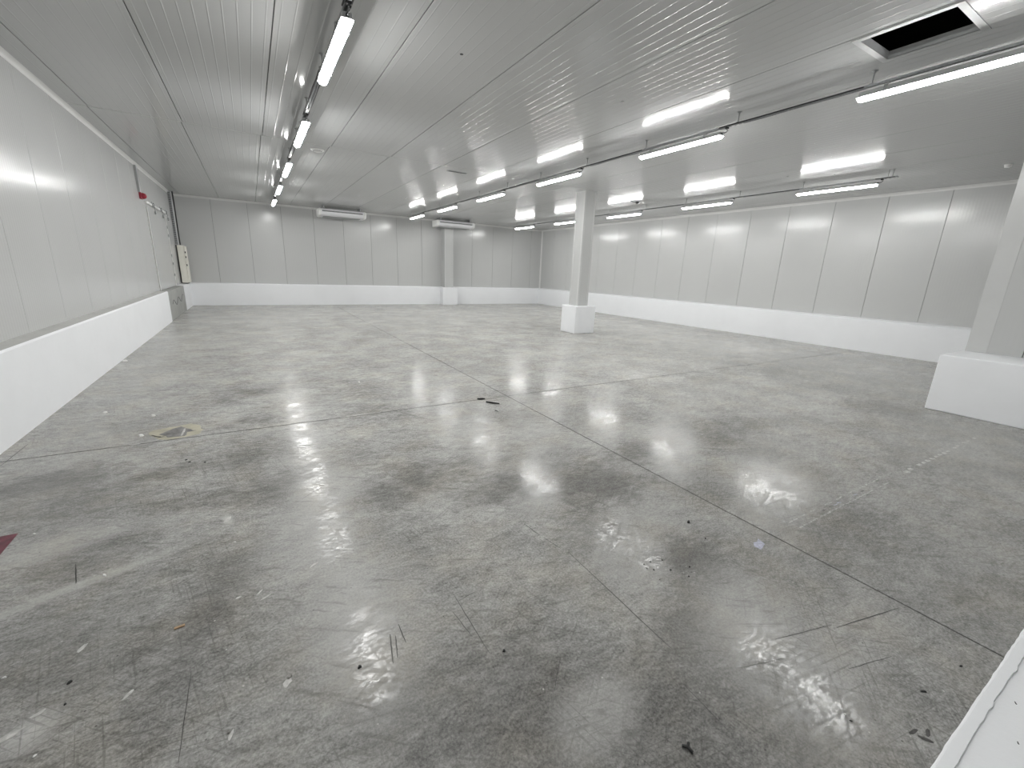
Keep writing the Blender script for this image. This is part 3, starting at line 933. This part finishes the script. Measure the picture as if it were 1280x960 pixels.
for a, b, wd in (((1.51, 1.75), (1.50, 0.97), 0.0055), ((1.43, 2.14), (1.45, 1.98), 0.006), ((1.46, 1.95), (1.49, 1.80), 0.004), ((0.75, 1.76), (0.75, 1.35), 0.0035),
                 ((0.70, 1.65), (0.72, 1.46), 0.003), ((2.34, 0.65), (2.80, 0.55), 0.005), ((1.99, 0.76), (2.34, 0.67), 0.004), ((1.69, 0.75), (1.92, 0.68), 0.003),
                 ((-0.38, 1.86), (-0.38, 1.47), 0.003), ((1.40, 0.82), (1.39, 0.62), 0.003), ((2.12, 0.51), (2.38, 0.44), 0.003), ((0.75, 1.70), (0.86, 1.72), 0.003),
                 ((1.02, 1.18), (0.90, 1.06), 0.0025), ((2.22, 2.95), (2.30, 3.02), 0.006), ((0.55, 3.55), (0.72, 3.5), 0.004), ((0.15, 3.15), (0.33, 3.3), 0.004),
                 ((-1.0, 2.95), (-0.95, 2.75), 0.006), ((0.39, 1.66), (0.36, 1.50), 0.006), ((0.41, 1.64), (0.385, 1.52), 0.005), ((0.44, 1.70), (0.44, 1.58), 0.005),
                 ((2.02, 0.24), (2.04, 0.20), 0.016), ((2.0, 0.26), (2.05, 0.25), 0.012), ((2.05, 0.22), (2.09, 0.23), 0.014), ((2.27, 0.31), (2.29, 0.29), 0.007),
                 ((1.22, 5.0), (1.62, 4.3), 0.010), ((-1.885, 4.75), (-1.88, 5.25), 0.008)):
    seg(a, b, wd)
# rusty dirt in short stretches of the long joint
seg((-1.95, 4.848), (6.0, 4.850), 0.014, 'scratch', 'joint_dirt', 90, 0.002, 0.0006)
seg((5.5, 4.850), (12.0, 4.850), 0.012, 'scratch', 'joint_dirt', 60, 0.002, 0.0006)
seg((2.852, 0.1), (2.852, 5.2), 0.009, 'scratch', 'joint_dirt', 60, 0.0012, 0.0006)
seg((2.852, 4.9), (2.852, 11.5), 0.008, 'scratch', 'joint_dirt', 50, 0.002, 0.0006)
seg((0.7, 4.86), (1.15, 4.865), 0.018, 'smear', 'joint_filler', 12, 0.005, 0.0010)
seg((-1.25, 4.86), (-0.95, 4.86), 0.014, 'smear', 'joint_filler', 12, 0.006, 0.0010)
# tape residue dashes
for i in range(26):
    x = 3.13 + 1.5 * i / 26 + random.uniform(-.01, .01)
    for s_ in (-1, 1):
        if random.random() < 0.75:
            seg((x, 1.245 + s_ * 0.035), (x + random.uniform(.03, .07), 1.245 + s_ * 0.035 + random.uniform(-.006, .006)), random.uniform(.006, .014), 'tape', 'tape_residue', 3, .003, 0.0007)
    if random.random() < 0.35:
        seg((x, 1.25), (x + .05, 1.24), random.uniform(.006, .014), 'scratch' if random.random() < .5 else 'blue', 'tape_residue', 3, .004, 0.0007)
for i in range(20):
    x = 5.02 + 2.15 * i / 20
    if random.random() < 0.8:
        seg((x, 1.225 - 0.01 * i / 20), (x + .07, 1.222 - 0.01 * i / 20), random.uniform(.02, .045), 'tape', 'tape_residue', 3, .006, 0.0007)
# red-bordered painted rectangle at the left kerb
rx0, rx1, ry0, ry1, bw = XLC + .02, -1.385, 2.88, 3.475, 0.055
for (a, b, c_, d) in ((rx0, rx1, ry1 - bw, ry1), (rx0, rx1, ry0, ry0 + bw), (rx0, rx0 + bw, ry0 + bw, ry1 - bw), (rx1 - bw, rx1, ry0 + bw, ry1 - bw)):
    MB().box(a, b, c_, d, 0, 0.0008).build('paint_border', M['redpaint'], fl)
MB().box(rx0 + bw, rx1 - bw, ry0 + bw, ry1 - bw, 0, 0.0006).build('paint_field', M['pinkpaint'], fl)
# ochre patch and repair
def blob(poly, sub=3, jit=0.012):
    out = []
    n = len(poly)
    for i in range(n):
        a, b = poly[i], poly[(i + 1) % n]
        for q in range(sub):
            f = q / sub
            out.append((a[0] + (b[0] - a[0]) * f + random.uniform(-jit, jit), a[1] + (b[1] - a[1]) * f + random.uniform(-jit, jit)))
    return out


MB().prism(blob([(-1.02, 5.1), (-1.0, 5.21), (-0.81, 5.25), (-0.71, 5.3), (-0.61, 5.2), (-0.58, 5.04), (-0.61, 4.91), (-0.71, 4.89), (-0.84, 4.86), (-0.93, 4.92)]), 0, 0.0012).build('levelling_patch', M['ochre'], fl)
MB().prism(blob([(-0.93, 5.06), (-0.86, 5.15), (-0.78, 5.23), (-0.71, 5.12), (-0.64, 5.04), (-0.7, 5.02), (-0.71, 4.91), (-0.85, 4.93)], 3, .008), 0, 0.002).build('mortar_repair', M['patch'], fl)
seg((-0.99, 5.06), (-0.90, 4.96), 0.016, 'scratch', 'crack', 5, 0.006, 0.0024)
seg((-0.93, 4.96), (-0.88, 4.97), 0.016, 'scratch', 'crack', 4, 0.004, 0.0024)
seg((-0.735, 5.14), (-0.745, 4.93), 0.02, 'smear', 'plaster_smear', 5, 0.004, 0.0024)
# dried smears
for (x, y, l_, wd, a) in ((-0.30, 3.08, 0.10, 0.035, 1.3), (-0.85, 1.92, 0.05, 0.02, 0.5), (-0.91, 1.86, 0.09, 0.03, 0.4), (-0.80, 2.22, 0.06, 0.02, 1.1), (-0.13, 2.24, 0.05, 0.012, 0.9),
                           (-0.10, 2.19, 0.06, 0.012, 0.5), (-0.58, 1.86, 0.05, 0.018, 0.9), (-0.04, 1.62, 0.06, 0.03, 1.0), (-0.23, 1.49, 0.05, 0.014, 1.2), (0.14, 2.34, 0.06, 0.018, 0.6),
                           (-0.22, 2.25, 0.03, 0.012, 0.2), (0.33, 4.18, 0.16, 0.035, -0.1)):
    q = [(l_ / 2 * math.cos(k * PI / 5) * random.uniform(.6, 1.1), wd / 2 * math.sin(k * PI / 5) * random.uniform(.6, 1.1)) for k in range(10)]
    o = MB().prism(q, 0, 0.0012).build('plaster_smear', M['smear'], fl, (x, y, 0))
    o.rotation_euler = (0, 0, a)

# ================================================================== LOOSE DEBRIS
def chip(name, x, y, l_, wd, h, a, mat, label, cat, group=None):
    n = 7
    q = [(l_ / 2 * math.cos(k * 2 * PI / n) * random.uniform(.75, 1.1), wd / 2 * math.sin(k * 2 * PI / n) * random.uniform(.75, 1.1)) for k in range(n)]
    mb = MB()
    vs = [(p_[0], p_[1], 0.001) for p_ in q] + [(p_[0] * .7, p_[1] * .7, h * random.uniform(.7, 1.0)) for p_ in q]
    mb.add(vs, [tuple(reversed(range(n))), tuple(range(n, 2 * n))] + [(i, (i + 1) % n, n + (i + 1) % n, n + i) for i in range(n)])
    o = mb.build(name, M[mat], None, (x, y, 0))
    o.rotation_euler = (0, 0, a)
    return tag(o, label, cat, group)


for (pts, lab) in (([(2.41, 4.87, .012), (2.46, 4.845, .012), (2.505, 4.835, .011)], 'shorter of two black rubber strips on the floor joint, the left one'),
                   ([(2.455, 4.70, .012), (2.51, 4.63, .012), (2.575, 4.56, .012)], 'longer of two black rubber strips near the floor joint, the right one')):
    tag(MB().tube(pts, [0.009, 0.013, 0.008], 7).build('rubber_strip', M['chipb']), lab, 'debris', 'black rubber strips')
tag(MB().tube([(2.40, 4.36, .004), (2.42, 4.34, .004), (2.415, 4.31, .004)], 0.004, 6).build('wire_scrap', M['chipb']), 'tiny dark wire scrap in front of the two black rubber strips', 'debris')
BL = 'black crumbs on the floor'
chip('rubber_crumb', 2.47, 1.62, .030, .022, .016, .3, 'chipb', 'round black crumb on the floor right of the bright lamp reflection', 'debris', BL)
chip('rubber_crumb', 0.23, 1.55, .020, .014, .010, .3, 'chipb', 'black crumb just below the lowest bright lamp reflection', 'debris', BL)
chip('rubber_crumb', 0.812, 1.325, .016, .014, .010, .3, 'chipb', 'small black crumb at the lower end of the thin double scratch', 'debris', BL)
chip('rubber_crumb', -0.79, 2.03, .022, .012, .008, .9, 'chipb', 'black crumb in the lower left above the white smear', 'debris', BL)
chip('rubber_crumb', -0.775, 1.92, .012, .008, .006, .9, 'chipb', 'tiny black crumb right of the white smear at lower left', 'debris', BL)
chip('rubber_crumb', 1.855, 0.395, .013, .007, .006, -.7, 'chipb', 'tiny black crumb beside the white chip near the kerb corner', 'debris', BL)
chip('rubber_crumb', 2.60, 0.262, .022, .009, .006, -.3, 'chipb', 'dark crumb near the lower end of the long floor joint', 'debris', BL)
chip('rubber_crumb', 2.28, 0.30, .030, .012, .006, -.5, 'chipb', 'elongated dark crumb left of the front kerb edge', 'debris', BL)
chip('rubber_crumb', 2.41, 1.44, .014, .010, .006, 0, 'chipb', 'tiny black crumb below the round black crumb', 'debris', BL)
for (x, y, lab) in ((-0.64, 4.27, 'left one of three black dots below the ochre patch'), (-0.61, 4.21, 'middle one of three black dots below the ochre patch'), (-0.50, 4.15, 'right one of three black dots below the ochre patch')):
    chip('rubber_crumb', x, y, .022, .016, .008, .4, 'chipb', lab, 'debris', BL)
mb = MB()
mb.tube([(1.185, 0.66, .006), (1.197, 0.645, .010), (1.200, 0.625, .006)], 0.006, 6)
mb.tube([(1.197, 0.645, .010), (1.215, 0.655, .006)], 0.005, 6)
tag(mb.build('plastic_scrap', M['chipb']), 'forked black plastic scrap at the bottom edge of the picture', 'debris')
WH = 'white plaster chips on the floor'
for (x, y, l_, wd, lab) in ((-1.93, 9.1, .09, .07, 'largest white plaster chip lying against the left kerb'), (-1.53, 6.04, .05, .04, 'white plaster chip between left kerb and ochre patch'),
                            (-1.07, 5.72, .06, .04, 'white plaster chip just behind the ochre patch'), (-1.07, 5.08, .05, .04, 'white plaster chip touching the left end of the ochre patch'),
                            (-1.30, 3.42, .018, .012, 'tiny white chip beside the red floor marking'), (-0.25, 2.78, .020, .012, 'tiny white chip on mid-left floor below the pale smear'),
                            (-0.84, 2.76, .03, .014, 'slim white chip right of the red floor marking'), (-1.02, 2.18, .018, .010, 'tiny white chip near the left picture edge'),
                            (1.865, 0.42, .012, .009, 'white chip paired with a tiny black crumb near the kerb corner'), (1.85, 0.81, .010, .008, 'tiny white chip on the pale patch at lower right'),
                            (1.2, 6.34, .04, .03, 'white chip far back, left of the floor joint crossing'), (-0.8, 1.73, .014, .008, 'tiny white chip at the lower left picture edge')):
    chip('plaster_chip', x, y, l_, wd, min(l_ * .35, .02), random.uniform(0, 3), 'chipw', lab, 'debris', WH)
chip('mortar_crumb', -0.03, 1.64, .022, .014, .010, .6, 'stone', 'grey mortar crumb on the pale smear at bottom left of centre', 'debris')
chip('mortar_crumb', -0.235, 1.505, .018, .012, .009, .6, 'stone', 'grey mortar crumb nearest the bottom left edge', 'debris')
random.seed(21)
GR = 'grit right of the lowest middle lamp reflection'
for i in range(12):
    chip('grit_grain', 1.93 + random.uniform(-.12, .16), 1.36 + random.uniform(-.14, .10), random.uniform(.008, .018), .009, .007, random.uniform(0, 3), 'stone' if i % 3 else 'chipb',
         'small grit grain in the scatter below the rightmost middle-row reflection', 'debris', GR)
tag(MB().cbox(-.020, .020, -.0065, .0065, 0.0, .007, .0015).build('wood_splinter', M['wood'], None, (-0.452, 2.16, 0.0005)), 'small tan wood splinter on the lower left floor', 'debris').rotation_euler = (0, 0, .1)
o = MB().prism([(-.055, -.028), (.03, -.030), (.062, .018), (.02, .014), (-.01, .030), (-.05, .012)], 0.0004, 0.0016).build('paper_scrap', M['blue'], None, (2.674, 1.237, 0))
o.rotation_euler = (0, 0, .3)
tag(o, 'flattened bluish paper scrap beside the long floor joint', 'debris')
